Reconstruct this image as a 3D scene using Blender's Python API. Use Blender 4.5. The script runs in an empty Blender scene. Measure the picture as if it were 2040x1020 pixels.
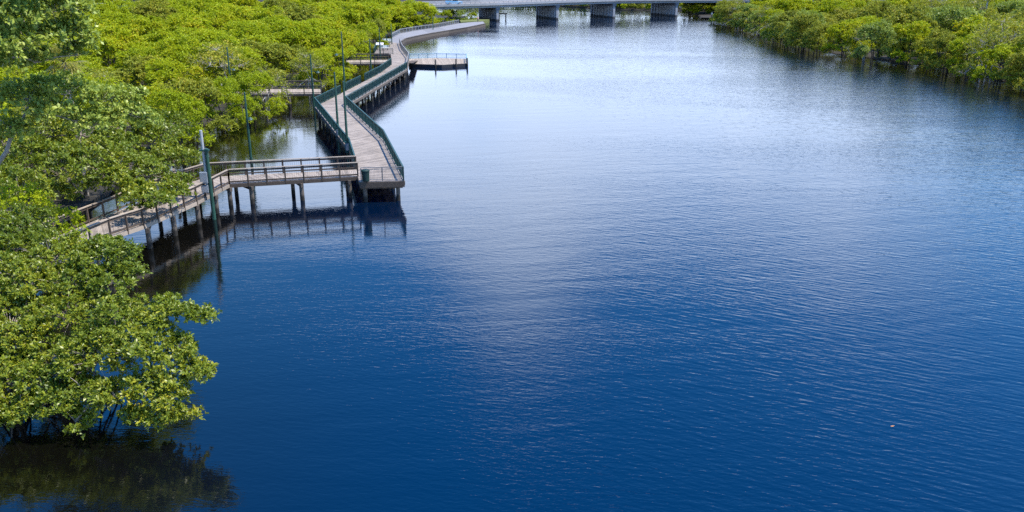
import bpy, math, random
import numpy as np
from mathutils import Vector, Matrix

S = bpy.context.scene
COL = S.collection
rnd = random.Random(7)

# ------------------------------------------------------------------ camera, sky, sun, exposure
CAM_H = 17.0
PITCH = math.atan(580 / 1700.0)
cam_d = bpy.data.cameras.new("camera")
cam_d.sensor_width = 36.0
cam_d.lens = 36.0 * 1700 / 2040
cam_d.clip_start = 0.5
cam_d.clip_end = 9000
cam = bpy.data.objects.new("camera", cam_d)
cam.location = (0, 0, CAM_H)
cam.rotation_euler = (math.pi / 2 - PITCH, 0, 0)
COL.objects.link(cam)
S.camera = cam

S.render.engine = 'CYCLES'
S.cycles.use_denoising = False
S.cycles.sample_clamp_indirect = 4.0
S.cycles.max_bounces = 6
S.cycles.transparent_max_bounces = 4
S.view_settings.view_transform = 'Standard'
S.view_settings.look = 'None'
S.view_settings.gamma = 1.0
S.view_settings.exposure = 0.88

SUN_DIR = Vector((1.0, -0.12, 1.9)).normalized()
SUN_EL = math.asin(SUN_DIR.z)
SUN_ROT = math.atan2(SUN_DIR.x, SUN_DIR.y)
sun_d = bpy.data.lights.new("sun", 'SUN')
sun_d.energy = 4.4
sun_d.angle = math.radians(0.5)
sun_d.color = (1.0, 0.93, 0.82)
sun = bpy.data.objects.new("sun", sun_d)
sun.rotation_euler = SUN_DIR.to_track_quat('Z', 'Y').to_euler()
sun.location = (60, 0, 80)
COL.objects.link(sun)


class NT:
    """small helper for wiring nodes"""
    def __init__(self, tree):
        self.t = tree
        tree.nodes.clear()

    def n(self, kind, **kw):
        nd = self.t.nodes.new(kind)
        for k, v in kw.items():
            if k.startswith('i_'):
                key = k[2:].replace('_', ' ')
                self.put(nd.inputs[key], v)
            else:
                setattr(nd, k, v)
        return nd

    def put(self, sock, v):
        if isinstance(v, bpy.types.NodeSocket):
            self.t.links.new(v, sock)
        else:
            sock.default_value = v

    def m(self, op, a, b=None, c=None, clamp=False):
        nd = self.t.nodes.new('ShaderNodeMath')
        nd.operation = op
        nd.use_clamp = clamp
        for i, v in enumerate((a, b, c)):
            if v is not None:
                self.put(nd.inputs[i], v)
        return nd.outputs[0]

    def smooth(self, v, lo, hi):
        nd = self.t.nodes.new('ShaderNodeMapRange')
        nd.interpolation_type = 'SMOOTHSTEP'
        self.put(nd.inputs['Value'], v)
        nd.inputs['From Min'].default_value = lo
        nd.inputs['From Max'].default_value = hi
        return nd.outputs['Result']

    def noise(self, vec, scale, detail=4, rough=0.5, dist=0.0):
        nd = self.t.nodes.new('ShaderNodeTexNoise')
        self.put(nd.inputs['Vector'], vec)
        nd.inputs['Scale'].default_value = scale
        nd.inputs['Detail'].default_value = detail
        nd.inputs['Roughness'].default_value = rough
        nd.inputs['Distortion'].default_value = dist
        return nd.outputs['Fac']

    def mix(self, f, a, b):
        nd = self.t.nodes.new('ShaderNodeMix')
        nd.data_type = 'RGBA'
        self.put(nd.inputs['Factor'], f)
        for s, v in ((nd.inputs['A'], a), (nd.inputs['B'], b)):
            pass
        cols = [s for s in nd.inputs if s.type == 'RGBA']
        for s, v in zip(cols, (a, b)):
            if not isinstance(v, bpy.types.NodeSocket) and len(v) == 3:
                v = (*v, 1)
            self.put(s, v)
        return [o for o in nd.outputs if o.type == 'RGBA'][0]

    def ramp(self, f, stops):
        nd = self.t.nodes.new('ShaderNodeValToRGB')
        self.put(nd.inputs[0], f)
        els = nd.color_ramp.elements
        while len(els) < len(stops):
            els.new(0.5)
        for e, (p, c) in zip(els, stops):
            e.position = p
            e.color = (*c, 1)
        return nd.outputs[0]

    def link(self, a, b):
        self.t.links.new(a, b)


world = bpy.data.worlds.new("World")
S.world = world
world.use_nodes = True
w = NT(world.node_tree)
sky = w.n('ShaderNodeTexSky', sky_type='NISHITA', sun_disc=False, sun_elevation=SUN_EL, sun_rotation=SUN_ROT,
          altitude=0.0, air_density=1.2, dust_density=0.2, ozone_density=3.5)
SKY_STRENGTH = 0.15
vivid = w.n('ShaderNodeHueSaturation', i_Saturation=1.45, i_Hue=0.508, i_Color=sky.outputs[0])
bg_sky = w.n('ShaderNodeBackground', i_Color=vivid.outputs[0], i_Strength=SKY_STRENGTH)
tc = w.n('ShaderNodeTexCoord')
sep = w.n('ShaderNodeSeparateXYZ', i_Vector=tc.outputs['Generated'])
dx, dy, dz = sep.outputs
az = w.m('MULTIPLY', w.m('ARCTAN2', dx, dy), 57.29578)
el = w.m('MULTIPLY', w.m('ARCSINE', dz), 57.29578)
den = w.m('ADD', w.m('MAXIMUM', dz, 0.0), 0.16)
pl = w.n('ShaderNodeCombineXYZ', i_X=w.m('DIVIDE', dx, den), i_Y=w.m('DIVIDE', dy, den), i_Z=0.0)
fluff = w.noise(pl.outputs[0], 1.8, 7, 0.55, 0.3)


def bank_of_cloud(a0, e0, sa, se, k):
    u = w.m('DIVIDE', w.m('SUBTRACT', az, a0), sa)
    v = w.m('DIVIDE', w.m('SUBTRACT', el, e0), se)
    r2 = w.m('ADD', w.m('MULTIPLY', u, u), w.m('MULTIPLY', v, v))
    return w.m('MULTIPLY', w.m('EXPONENT', w.m('MULTIPLY', r2, -1.0)), k)


low = w.m('SUBTRACT', 1.0, w.smooth(el, 6.5, 20.0))
right_open = w.m('SUBTRACT', 1.0, w.m('MULTIPLY', w.smooth(az, 14.0, 30.0), 0.42))
bias = w.m('MULTIPLY', w.m('MULTIPLY', low, right_open), 0.62)
for args in ((0.4, 16.5, 7.0, 4.5, 0.24), (0.6, 22.0, 6.3, 6.5, 0.21), (-14.0, 12.0, 8.0, 5.0, 0.45), (6.0, 14.5, 12.0, 3.5, 0.30), (1.0, 14.3, 3.2, 1.3, 0.38), (25.0, 17.0, 14.0, 5.0, 0.16), (5.0, 60.0, 70.0, 12.0, 0.42), (150, 35, 60, 12, .2), (80, 40, 30, 10, .15)):
    bias = w.m('ADD', bias, bank_of_cloud(*args))
cover = w.smooth(w.m('ADD', w.m('MULTIPLY', fluff, 0.75), bias), 0.46, 0.94)
cloud_col = w.mix(w.noise(pl.outputs[0], 3.1, 4, 0.5), (0.48, 0.69, 1.08), (0.86, 0.96, 1.15))
bg_cloud = w.n('ShaderNodeBackground', i_Color=cloud_col, i_Strength=1.15)
ms = w.n('ShaderNodeMixShader', i_Fac=cover)
w.link(bg_sky.outputs[0], ms.inputs[1])
w.link(bg_cloud.outputs[0], ms.inputs[2])
wo = w.n('ShaderNodeOutputWorld')
w.link(ms.outputs[0], wo.inputs['Surface'])


# ------------------------------------------------------------------ survey: the surveyed plan comes from where sight lines meet level planes
def P(px, py, z=0.0):
    u, v = (px - 1020) / 1700.0, (510 - py) / 1700.0
    c, s = math.cos(PITCH), math.sin(PITCH)
    t = (z - CAM_H) / (-s + v * c)
    return Vector((u * t, (c + v * s) * t, z))


def PD(px, py, Y):
    u, v = (px - 1020) / 1700.0, (510 - py) / 1700.0
    c, s = math.cos(PITCH), math.sin(PITCH)
    t = Y / (c + v * s)
    return Vector((u * t, Y, CAM_H + (-s + v * c) * t))


def project(p):
    c, s = math.cos(PITCH), math.sin(PITCH)
    x, y, z = p[0], p[1], p[2] - CAM_H
    d = y * c - z * s
    return 1020 + 1700 * x / d, 510 - 1700 * (y * s + z * c) / d


# ------------------------------------------------------------------ materials
def material(name):
    m = bpy.data.materials.new(name)
    m.use_nodes = True
    return m, NT(m.node_tree)


def principled(t, base, rough=0.6, metal=0.0, spec=0.4, normal=None, **kw):
    p = t.n('ShaderNodeBsdfPrincipled')
    if not isinstance(base, bpy.types.NodeSocket):
        base = (*base, 1)
    t.put(p.inputs['Base Color'], base)
    t.put(p.inputs['Roughness'], rough)
    t.put(p.inputs['Metallic'], metal)
    t.put(p.inputs['Specular IOR Level'], spec)
    if normal is not None:
        t.put(p.inputs['Normal'], normal)
    o = t.n('ShaderNodeOutputMaterial')
    t.link(p.outputs[0], o.inputs['Surface'])
    return p


def plain(name, col, rough=0.6, metal=0.0, vary=0.25, scale=3.0, spec=0.4):
    m, t = material(name)
    g = t.n('ShaderNodeNewGeometry')
    f = t.noise(g.outputs['Position'], scale, 5, 0.6)
    lo = tuple(c * (1 - vary) for c in col)
    hi = tuple(min(1, c * (1 + vary)) for c in col)
    f2 = t.m('ADD', t.m('MULTIPLY', f, 0.7), t.m('MULTIPLY', g.outputs['Random Per Island'], 0.3))
    principled(t, t.mix(t.smooth(f2, 0.25, 0.7), lo, hi), rough, metal, spec)
    return m


MAT = {}
MAT['deck'] = plain('deck_boards', (0.235, 0.200, 0.172), 0.75, 0, 0.36, 0.9)
MAT['timber'] = plain('weathered_timber', (0.080, 0.059, 0.043), 0.8, 0, 0.3, 4.0)
MAT['timber_pale'] = plain('sun_bleached_timber', (0.29, 0.24, 0.19), 0.8, 0, 0.22, 4.0)
MAT['timber_dark'] = plain('dark_timber', (0.085, 0.070, 0.058), 0.8, 0, 0.35, 4.0)
MAT['green_paint'] = plain('dark_green_paint', (0.006, 0.046, 0.043), 0.5, 0, 0.25, 2.0)
MAT['green_pole'] = plain('green_post_paint', (0.018, 0.062, 0.045), 0.45, 0, 0.3, 2.0)
MAT['wire'] = plain('grey_wire', (0.22, 0.21, 0.20), 0.5, 0.3, 0.15)
MAT['grey_metal'] = plain('galvanised_metal', (0.42, 0.43, 0.44), 0.45, 0.35, 0.12)
MAT['box_metal'] = plain('grey_box_paint', (0.20, 0.23, 0.26), 0.5, 0.0, 0.12)
MAT['pale_fitting'] = plain('pale_fitting', (0.62, 0.66, 0.66), 0.45, 0, 0.08)
MAT['bin'] = plain('dark_green_plastic', (0.008, 0.028, 0.024), 0.5, 0, 0.2)
MAT['concrete'] = plain('aged_concrete', (0.30, 0.305, 0.31), 0.85, 0, 0.22, 0.8)
MAT['concrete_blue'] = plain('grey_girder_paint', (0.25, 0.275, 0.30), 0.7, 0, 0.15, 0.8)
MAT['concrete_dark'] = plain('stained_concrete', (0.13, 0.138, 0.155), 0.85, 0, 0.3, 0.9)
MAT['path'] = plain('pale_grey_paving', (0.185, 0.187, 0.205), 0.85, 0, 0.15, 0.5)
MAT['asphalt'] = plain('worn_asphalt', (0.16, 0.152, 0.15), 0.9, 0, 0.15, 0.4)
MAT['dock_blue'] = plain('blue_grey_rail_paint', (0.10, 0.28, 0.40), 0.45, 0, 0.2)
MAT['dock_float'] = plain('black_float', (0.02, 0.022, 0.026), 0.6, 0, 0.2)
MAT['white'] = plain('white_paint', (0.78, 0.78, 0.77), 0.5, 0, 0.05)
MAT['bark_dark'] = plain('shaded_dark_bark', (0.055, 0.047, 0.038), 0.9, 0, 0.35, 6.0)  # root and stilt bark, shade under the crowns put into its colour
MAT['bark'] = plain('grey_bark', (0.26, 0.225, 0.185), 0.9, 0, 0.35, 6.0)
MAT['bark_pale'] = plain('pale_bark', (0.36, 0.33, 0.29), 0.9, 0, 0.3, 6.0)
MAT['mud'] = plain('dark_mud', (0.022, 0.019, 0.013), 0.9, 0, 0.4, 0.6)
MAT['grass'] = plain('dry_lawn', (0.11, 0.13, 0.035), 0.9, 0, 0.3, 0.5)
MAT['skin'] = plain('skin', (0.45, 0.27, 0.19), 0.6, 0, 0.05)
MAT['shirt'] = plain('pink_shirt', (0.62, 0.30, 0.28), 0.8, 0, 0.08)
MAT['trousers'] = plain('dark_trousers', (0.03, 0.035, 0.05), 0.8, 0, 0.1)
MAT['hair'] = plain('brown_hair', (0.05, 0.03, 0.02), 0.7, 0, 0.1)
MAT['car_blue'] = plain('pale_blue_car_paint', (0.16, 0.36, 0.55), 0.3, 0.2, 0.05)
MAT['glass'] = plain('dark_car_glass', (0.02, 0.025, 0.03), 0.08, 0, 0.05)
MAT['rubber'] = plain('black_rubber', (0.02, 0.02, 0.02), 0.8, 0, 0.1)
MAT['lamp_glass'] = plain('lamp_glass', (0.7, 0.72, 0.68), 0.3, 0, 0.05)


def pile_material():
    m, t = material('wet_foot_timber')
    g = t.n('ShaderNodeNewGeometry')
    z = t.n('ShaderNodeSeparateXYZ', i_Vector=g.outputs['Position']).outputs[2]
    f = t.noise(g.outputs['Position'], 3.0, 5, 0.6)
    dry = t.mix(f, (0.075, 0.063, 0.052), (0.16, 0.135, 0.11))
    line = t.smooth(t.m('ADD', z, t.m('MULTIPLY', f, 0.3)), 0.45, 0.75)      # barnacle and tide stain
    principled(t, t.mix(line, (0.022, 0.020, 0.016), dry), 0.75)
    return m


MAT['pile'] = pile_material()


def tide_concrete():
    m, t = material('tide_stained_concrete')
    g = t.n('ShaderNodeNewGeometry')
    z = t.n('ShaderNodeSeparateXYZ', i_Vector=g.outputs['Position']).outputs[2]
    f = t.noise(g.outputs['Position'], 0.9, 5, 0.6)
    dry = t.mix(f, (0.20, 0.22, 0.25), (0.34, 0.35, 0.36))
    line = t.smooth(t.m('ADD', z, t.m('MULTIPLY', f, 0.5)), 0.55, 1.0)
    principled(t, t.mix(line, (0.05, 0.052, 0.055), dry), 0.85)
    return m


MAT['tide_concrete'] = tide_concrete()


def leaf_material(name, stops, trans, rough=0.42, spec=0.35, tmix=0.35, drift=0.22):
    m, t = material(name)
    g = t.n('ShaderNodeNewGeometry')
    oi = t.n('ShaderNodeObjectInfo')
    big = t.noise(g.outputs['Position'], drift, 3, 0.6)
    mid = t.noise(g.outputs['Position'], 1.1, 3, 0.6)
    f = t.m('ADD', t.m('MULTIPLY', g.outputs['Random Per Island'], 0.40), t.m('MULTIPLY', t.smooth(big, 0.30, 0.70), 0.30))
    f = t.m('ADD', f, t.m('MULTIPLY', t.smooth(mid, 0.3, 0.7), 0.15))
    f = t.m('ADD', f, t.m('MULTIPLY', oi.outputs['Random'], 0.15))
    col = t.ramp(f, stops)
    p = t.n('ShaderNodeBsdfPrincipled')
    t.put(p.inputs['Base Color'], col)
    t.put(p.inputs['Roughness'], rough)
    t.put(p.inputs['Specular IOR Level'], spec)
    tr = t.n('ShaderNodeBsdfTranslucent')
    t.put(tr.inputs['Color'], t.mix(0.5, col, trans))
    mx = t.n('ShaderNodeMixShader', i_Fac=tmix)
    t.link(p.outputs[0], mx.inputs[1])
    t.link(tr.outputs[0], mx.inputs[2])
    o = t.n('ShaderNodeOutputMaterial')
    t.link(mx.outputs[0], o.inputs['Surface'])
    return m


MAT['leaf_near'] = leaf_material('mangrove_leaf', [(0.0, (0.047, 0.079, 0.008)), (0.30, (0.111, 0.165, 0.014)), (0.58, (0.193, 0.244, 0.019)),
                                                    (0.82, (0.339, 0.329, 0.018)), (0.97, (0.536, 0.341, 0.019))], (0.36, 0.42, 0.01), 0.42, 0.45, 0.25)
MAT['leaf_green'] = leaf_material('broad_leaf', [(0.0, (0.097, 0.145, 0.026)), (0.4, (0.211, 0.292, 0.046)), (0.75, (0.349, 0.421, 0.072)),
                                                  (1.0, (0.583, 0.551, 0.130))], (0.36, 0.42, 0.02), 0.44, 0.42, 0.33)
MAT['leaf_lime'] = leaf_material('lime_leaf', [(0.0, (0.103, 0.142, 0.009)), (0.20, (0.217, 0.296, 0.008)), (0.55, (0.342, 0.427, 0.007)),
                                                (0.80, (0.479, 0.433, 0.011)), (0.92, (0.620, 0.376, 0.028)), (1.0, (0.570, 0.433, 0.251))], (0.50, 0.52, 0.01), 0.5, 0.25, 0.36)
MAT['leaf_olive'] = leaf_material('olive_leaf', [(0.0, (0.084, 0.102, 0.019)), (0.35, (0.198, 0.240, 0.026)), (0.65, (0.324, 0.354, 0.031)),
                                                  (0.85, (0.516, 0.420, 0.041)), (1.0, (0.600, 0.456, 0.216))], (0.38, 0.38, 0.02), 0.5, 0.25, 0.33)
MAT['leaf_palm'] = leaf_material('palm_leaf', [(0.0, (0.10, 0.13, 0.02)), (0.5, (0.22, 0.22, 0.03)), (1.0, (0.36, 0.28, 0.06))], (0.3, 0.3, 0.04))


def water_material():
    m, t = material('river_water')
    g = t.n('ShaderNodeNewGeometry')
    pos = g.outputs['Position']

    def layer(along, across, rot, detail, rough=0.5, dist=0.4):
        """noise drawn out along crests that run at `rot` degrees; sizes in metres"""
        mp = t.n('ShaderNodeMapping', vector_type='TEXTURE')
        t.put(mp.inputs['Vector'], pos)
        mp.inputs['Rotation'].default_value = (0, 0, math.radians(rot))
        mp.inputs['Scale'].default_value = (along, across, 1)
        return t.noise(mp.outputs[0], 1.0, detail, rough, dist)

    px_, py_, pz_ = t.n('ShaderNodeSeparateXYZ', i_Vector=pos).outputs
    swell = layer(6.0, 1.7, 9, 2)
    train = layer(1.3, 0.27, -27, 1, 0.4, 0.25)                           # short wave trains in the open river
    ripple = layer(0.62, 0.22, -10, 3, 0.55)
    chop = layer(0.24, 0.11, 15, 2, 0.5)
    gust = t.smooth(layer(60, 18, -14, 3), 0.35, 0.66)                      # cat's-paws of wind
    lee = t.m('ADD', 0.42, t.m('MULTIPLY', t.smooth(t.m('ADD', px_, t.m('MULTIPLY', gust, 4.0)), -12.0, 4.0), 0.58))   # calm in the lee of the trees
    lee = t.m('ADD', lee, t.m('MULTIPLY', t.smooth(px_, 25.0, 55.0), 0.6))
    far_train = t.smooth(px_, -6.0, 14.0)
    hgt = t.m('MULTIPLY', swell, 0.026)
    hgt = t.m('ADD', hgt, t.m('MULTIPLY', train, t.m('MULTIPLY', far_train, 0.019)))
    hgt = t.m('ADD', hgt, t.m('MULTIPLY', ripple, t.m('ADD', 0.008, t.m('MULTIPLY', gust, 0.011))))
    hgt = t.m('ADD', hgt, t.m('MULTIPLY', chop, t.m('ADD', 0.0026, t.m('MULTIPLY', gust, 0.0045))))
    hgt = t.m('MULTIPLY', hgt, lee)
    bp = t.n('ShaderNodeBump', i_Height=hgt, i_Strength=1.0, i_Distance=1.0)
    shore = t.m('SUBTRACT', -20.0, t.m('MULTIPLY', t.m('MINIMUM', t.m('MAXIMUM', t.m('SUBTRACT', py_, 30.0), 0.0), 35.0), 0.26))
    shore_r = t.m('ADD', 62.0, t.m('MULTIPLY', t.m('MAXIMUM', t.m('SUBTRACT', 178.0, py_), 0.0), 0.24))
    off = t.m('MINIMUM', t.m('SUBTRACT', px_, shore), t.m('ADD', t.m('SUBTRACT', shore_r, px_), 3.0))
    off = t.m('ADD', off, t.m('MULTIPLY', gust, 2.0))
    body = t.mix(t.smooth(off, 5.0, 20.0), (0.0022, 0.0022, 0.0016), (0.0002, 0.0054, 0.0195))   # dark bank reflections put into the body colour, blue in the open channel
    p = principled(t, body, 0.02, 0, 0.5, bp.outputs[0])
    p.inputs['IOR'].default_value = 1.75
    return m


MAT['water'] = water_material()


# ------------------------------------------------------------------ mesh helpers
class MB:
    def __init__(self):
        self.v, self.f = [], []

    def add(self, verts, faces):
        n = len(self.v)
        self.v.extend(tuple(p) for p in verts)
        self.f.extend(tuple(i + n for i in f) for f in faces)

    def hexa(self, lo, hi):
        """two rings of 4 points, lower and upper"""
        self.add(list(lo) + list(hi), [(3, 2, 1, 0), (4, 5, 6, 7), (0, 1, 5, 4), (1, 2, 6, 5), (2, 3, 7, 6), (3, 0, 4, 7)])

    def box(self, c, s, rz=0.0):
        c = Vector(c)
        ca, sa = math.cos(rz), math.sin(rz)
        ring = []
        for x, y in ((-1, -1), (1, -1), (1, 1), (-1, 1)):
            X, Y = x * s[0] / 2, y * s[1] / 2
            ring.append(Vector((c.x + X * ca - Y * sa, c.y + X * sa + Y * ca, 0)))
        self.hexa([Vector((p.x, p.y, c.z - s[2] / 2)) for p in ring], [Vector((p.x, p.y, c.z + s[2] / 2)) for p in ring])

    def beam(self, a, b, wd, ht):
        """box section from a to b (centre line), wd across, ht upward"""
        a, b = Vector(a), Vector(b)
        d = (b - a).normalized()
        up = Vector((0, 0, 1)) if abs(d.z) < 0.95 else Vector((0, 1, 0))
        s = d.cross(up).normalized() * wd / 2
        u = s.cross(d).normalized() * ht / 2
        self.hexa([a - s - u, a + s - u, b + s - u, b - s - u], [a - s + u, a + s + u, b + s + u, b - s + u])

    def tube(self, pts, rads, seg=8, cap=True):
        pts = [Vector(p) for p in pts]
        rings = []
        ref = Vector((0.31, 0.17, 0.93)).normalized()
        for i, p in enumerate(pts):
            d = (pts[min(i + 1, len(pts) - 1)] - pts[max(i - 1, 0)]).normalized()
            s = d.cross(ref)
            if s.length < 0.05:
                s = d.cross(Vector((1, 0, 0)))
            s.normalize()
            u = s.cross(d)
            r = rads[i] if hasattr(rads, '__len__') else rads
            rings.append([p + s * math.cos(2 * math.pi * k / seg) * r + u * math.sin(2 * math.pi * k / seg) * r for k in range(seg)])
        vs = [q for rg in rings for q in rg]
        fs = []
        for i in range(len(pts) - 1):
            for k in range(seg):
                k2 = (k + 1) % seg
                fs.append((i * seg + k, i * seg + k2, (i + 1) * seg + k2, (i + 1) * seg + k))
        if cap:
            fs.append(tuple(range(seg - 1, -1, -1)))
            fs.append(tuple((len(pts) - 1) * seg + k for k in range(seg)))
        self.add(vs, fs)

    def build(self, name, mat, parent=None, origin=None, smooth=False):
        me = bpy.data.meshes.new(name)
        o = bpy.data.objects.new(name, me)
        off = Vector(origin) if origin is not None else Vector((0, 0, 0))
        if parent is not None and origin is None:
            off = world_loc(parent)
        me.from_pydata([tuple(Vector(p) - off) for p in self.v], [], self.f)
        me.update()
        if smooth:
            me.polygons.foreach_set('use_smooth', [True] * len(me.polygons))
        me.materials.append(mat)
        COL.objects.link(o)
        if parent is not None:
            o.parent = parent
        if origin is not None:
            o.location = off
        return o


def world_loc(o):
    v = Vector((0, 0, 0))
    while o is not None:
        v += o.location
        o = o.parent
    return v


def tag(o, label=None, cat=None, group=None, kind=None):
    for k, v in (('label', label), ('category', cat), ('group', group), ('kind', kind)):
        if v:
            o[k] = v
    return o


def thing(name, loc, label, cat, group=None):
    o = bpy.data.objects.new(name, None)
    o.empty_display_size = 0.3
    COL.objects.link(o)
    o.location = loc
    return tag(o, label, cat, group)


def lerp(a, b, t):
    return Vector(a) * (1 - t) + Vector(b) * t


def resample(poly, step):
    """points every `step` along a polyline, ends and corners kept"""
    out = []
    for a, b in zip(poly[:-1], poly[1:]):
        a, b = Vector(a), Vector(b)
        n = max(1, round((b - a).length / step))
        out += [lerp(a, b, i / n) for i in range(n)]
    out.append(Vector(poly[-1]))
    return out


# ------------------------------------------------------------------ setting: river bed, water, banks
mb = MB()
R = 6000
mb.add([(-R, -R, -2.5), (R, -R, -2.5), (R, R, -2.5), (-R, R, -2.5)], [(0, 1, 2, 3)])
tag(mb.build('ground', MAT['mud']), kind='structure')
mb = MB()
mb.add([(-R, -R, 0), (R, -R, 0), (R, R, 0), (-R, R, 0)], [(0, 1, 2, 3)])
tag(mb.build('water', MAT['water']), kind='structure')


def bank(name, shore, back, mat, top=0.35, wob=0.7, seed=1):
    """shore: waterline polyline; back: points that close the land behind it"""
    rg = random.Random(seed)
    pts = []
    for q in resample([Vector((p[0], p[1], 0)) for p in shore], 2.5):
        pts.append(q + Vector((rg.uniform(-wob, wob), rg.uniform(-wob, wob), 0)))
    pts += [Vector((p[0], p[1], 0)) for p in back]
    n = len(pts)
    cen = sum(pts, Vector()) / n
    inner = []
    for q in pts:
        inner.append(q + (cen - q).normalized() * 1.2 + Vector((0, 0, top)))
    b = MB()
    b.add([(q.x, q.y, -2.6) for q in pts] + [(q.x, q.y, 0.06) for q in pts] + inner,
          [(i, (i + 1) % n, n + (i + 1) % n, n + i) for i in range(n)] +
          [(n + i, n + (i + 1) % n, 2 * n + (i + 1) % n, 2 * n + i) for i in range(n)] + [tuple(2 * n + i for i in range(n))])
    return tag(b.build(name, mat), kind='structure')


LEFT_SHORE = [(-40, 10), (-24, 22), (-20.5, 27), (-20.2, 36.1), (-24.5, 44), (-27, 52), (-28.5, 64), (-31.5, 80), (-32.6, 88.5), (-30, 98.3), (-29, 113.7),
              (-27.5, 131.5), (-28.8, 151.6), (-29.2, 184), (-28.9, 203.7), (-27.2, 222), (-22, 246), (-14, 264), (-8, 278), (-14, 310), (-30, 345)]
RIGHT_SHORE = [(76, 90), (74.5, 118), (73.9, 124.3), (71.9, 132.7), (72.8, 143.5), (71.6, 155.5), (66.4, 158), (65.3, 170.5), (62, 176.5),
               (62.6, 202.4), (64, 226.3), (63, 256.5), (66.5, 277), (60, 300), (64, 330), (80, 360)]
bank('left_bank', [(x - 3.4, y) for x, y in LEFT_SHORE], [(-80, 420), (-900, 600), (-900, 10)], MAT['mud'], seed=3)
bank('right_bank', [(x + 3.4, y) for x, y in RIGHT_SHORE], [(900, 420), (900, 90)], MAT['mud'], seed=4)
bank('far_bank', [(1500, 330), (300, 330), (150, 330), (66, 338), (44, 352), (25, 376), (0, 410), (-70, 423), (-905, 606)], [(-3000, 3000), (3000, 3000)], MAT['mud'], seed=5)


# ------------------------------------------------------------------ boardwalk kit
def deck_boards(left, right, name, parent, mat, board=0.14, gap=0.012, th=0.045):
    """boards laid across between two edge polylines with the same number of points"""
    b = MB()
    for (l0, l1), (r0, r1) in zip(zip(left[:-1], left[1:]), zip(right[:-1], right[1:])):
        l0, l1, r0, r1 = map(Vector, (l0, l1, r0, r1))
        n = max(1, int(max((l1 - l0).length, (r1 - r0).length) / board))
        g = gap / board / 2
        for i in range(n):
            a, c = (i + g) / n, (i + 1 - g) / n
            dz = Vector((0, 0, rnd.uniform(-0.003, 0.003)))
            q = [lerp(l0, l1, a) + dz, lerp(r0, r1, a) + dz, lerp(r0, r1, c) + dz, lerp(l0, l1, c) + dz]
            t = Vector((0, 0, th))
            b.hexa([p - t for p in q], q)
    return b.build(name, mat, parent)


def fascia(poly, name, parent, mat, depth=0.28, wd=0.07, drop=0.05):
    b = MB()
    for a, c in zip(poly[:-1], poly[1:]):
        z = Vector((0, 0, -drop - depth / 2))
        b.beam(Vector(a) + z, Vector(c) + z, wd, depth)
    return b.build(name, mat, parent)


def pile_at(p, parent, r=0.15, top=None, bottom=-2.0, mat='pile'):
    b = MB()
    zt = p[2] - 0.3 if top is None else top
    lean = rnd.uniform(-0.015, 0.015)
    b.tube([(p[0] + lean * 3, p[1], bottom), (p[0], p[1], zt)], [r * 1.08, r * 0.95], 10)
    return b.build('pile', MAT[mat], parent, smooth=False)


def cross_beam(a, c, parent, mat, depth=0.3, wd=0.2, drop=0.34):
    b = MB()
    z = Vector((0, 0, -drop - depth / 2))
    b.beam(Vector(a) + z, Vector(c) + z, wd, depth)
    return b.build('cross_beam', mat, parent)


def picket_railing(poly, parent, h=1.07, post=1.9, mat='green_paint', picket=0.1, pw=0.022, cap=0.11, postw=0.09):
    """metal railing: posts and rails, with the panel of pickets as its own piece"""
    b = MB()
    up = Vector((0, 0, 1))
    for a, c in zip(poly[:-1], poly[1:]):
        a, c = Vector(a), Vector(c)
        b.beam(a + up * (h - 0.02), c + up * (h - 0.02), cap, 0.05)
        b.beam(a + up * 0.12, c + up * 0.12, 0.045, 0.05)
        b.beam(a + up * (h - 0.16), c + up * (h - 0.16), 0.04, 0.04)
    for q in resample(poly, post):
        b.box(q + up * (h / 2 - 0.02), (postw, postw, h - 0.06))
    r = b.build('railing', MAT[mat], parent)
    k = MB()
    for a, c in zip(poly[:-1], poly[1:]):
        a, c = Vector(a), Vector(c)
        n = max(1, int((c - a).length / picket))
        ang = math.atan2(c.y - a.y, c.x - a.x)
        for i in range(1, n):
            q = lerp(a, c, i / n)
            k.box(q + up * ((h - 0.04) / 2 + 0.06), (pw, pw, h - 0.28), ang)
    k.build('pickets', MAT[mat], r)
    return r


def timber_railing(poly, parent, h=1.07, post=1.4, mat='timber', capmat='timber_pale', wires=True, outer=0.0):
    b = MB()
    up = Vector((0, 0, 1))
    for q in resample(poly, post):
        b.box(q + up * (h / 2 - 0.13), (0.10, 0.10, h + 0.22))
    for a, c in zip(poly[:-1], poly[1:]):
        a, c = Vector(a), Vector(c)
        b.beam(a + up * (h - 0.13), c + up * (h - 0.13), 0.045, 0.12)
        b.beam(a + up * 0.14, c + up * 0.14, 0.045, 0.10)
    r = b.build('railing', MAT[mat], parent)
    k = MB()
    for a, c in zip(poly[:-1], poly[1:]):
        a, c = Vector(a), Vector(c)
        d = (c - a).normalized() * 0.06
        k.beam(a - d + up * (h + 0.004), c + d + up * (h + 0.004), 0.17, 0.045)
    k.build('hand_rail', MAT[capmat], r)
    if wires:
        k = MB()
        for a, c in zip(poly[:-1], poly[1:]):
            a, c = Vector(a), Vector(c)
            n = max(1, int((c - a).length / 0.16))
            for i in range(1, n):
                q = lerp(a, c, i / n)
                k.box(q + up * 0.55, (0.009, 0.009, 0.74))
        k.build('wire_mesh', MAT['wire'], r)
    return r


Z = 1.65
up = Vector((0, 0, 1))

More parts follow.
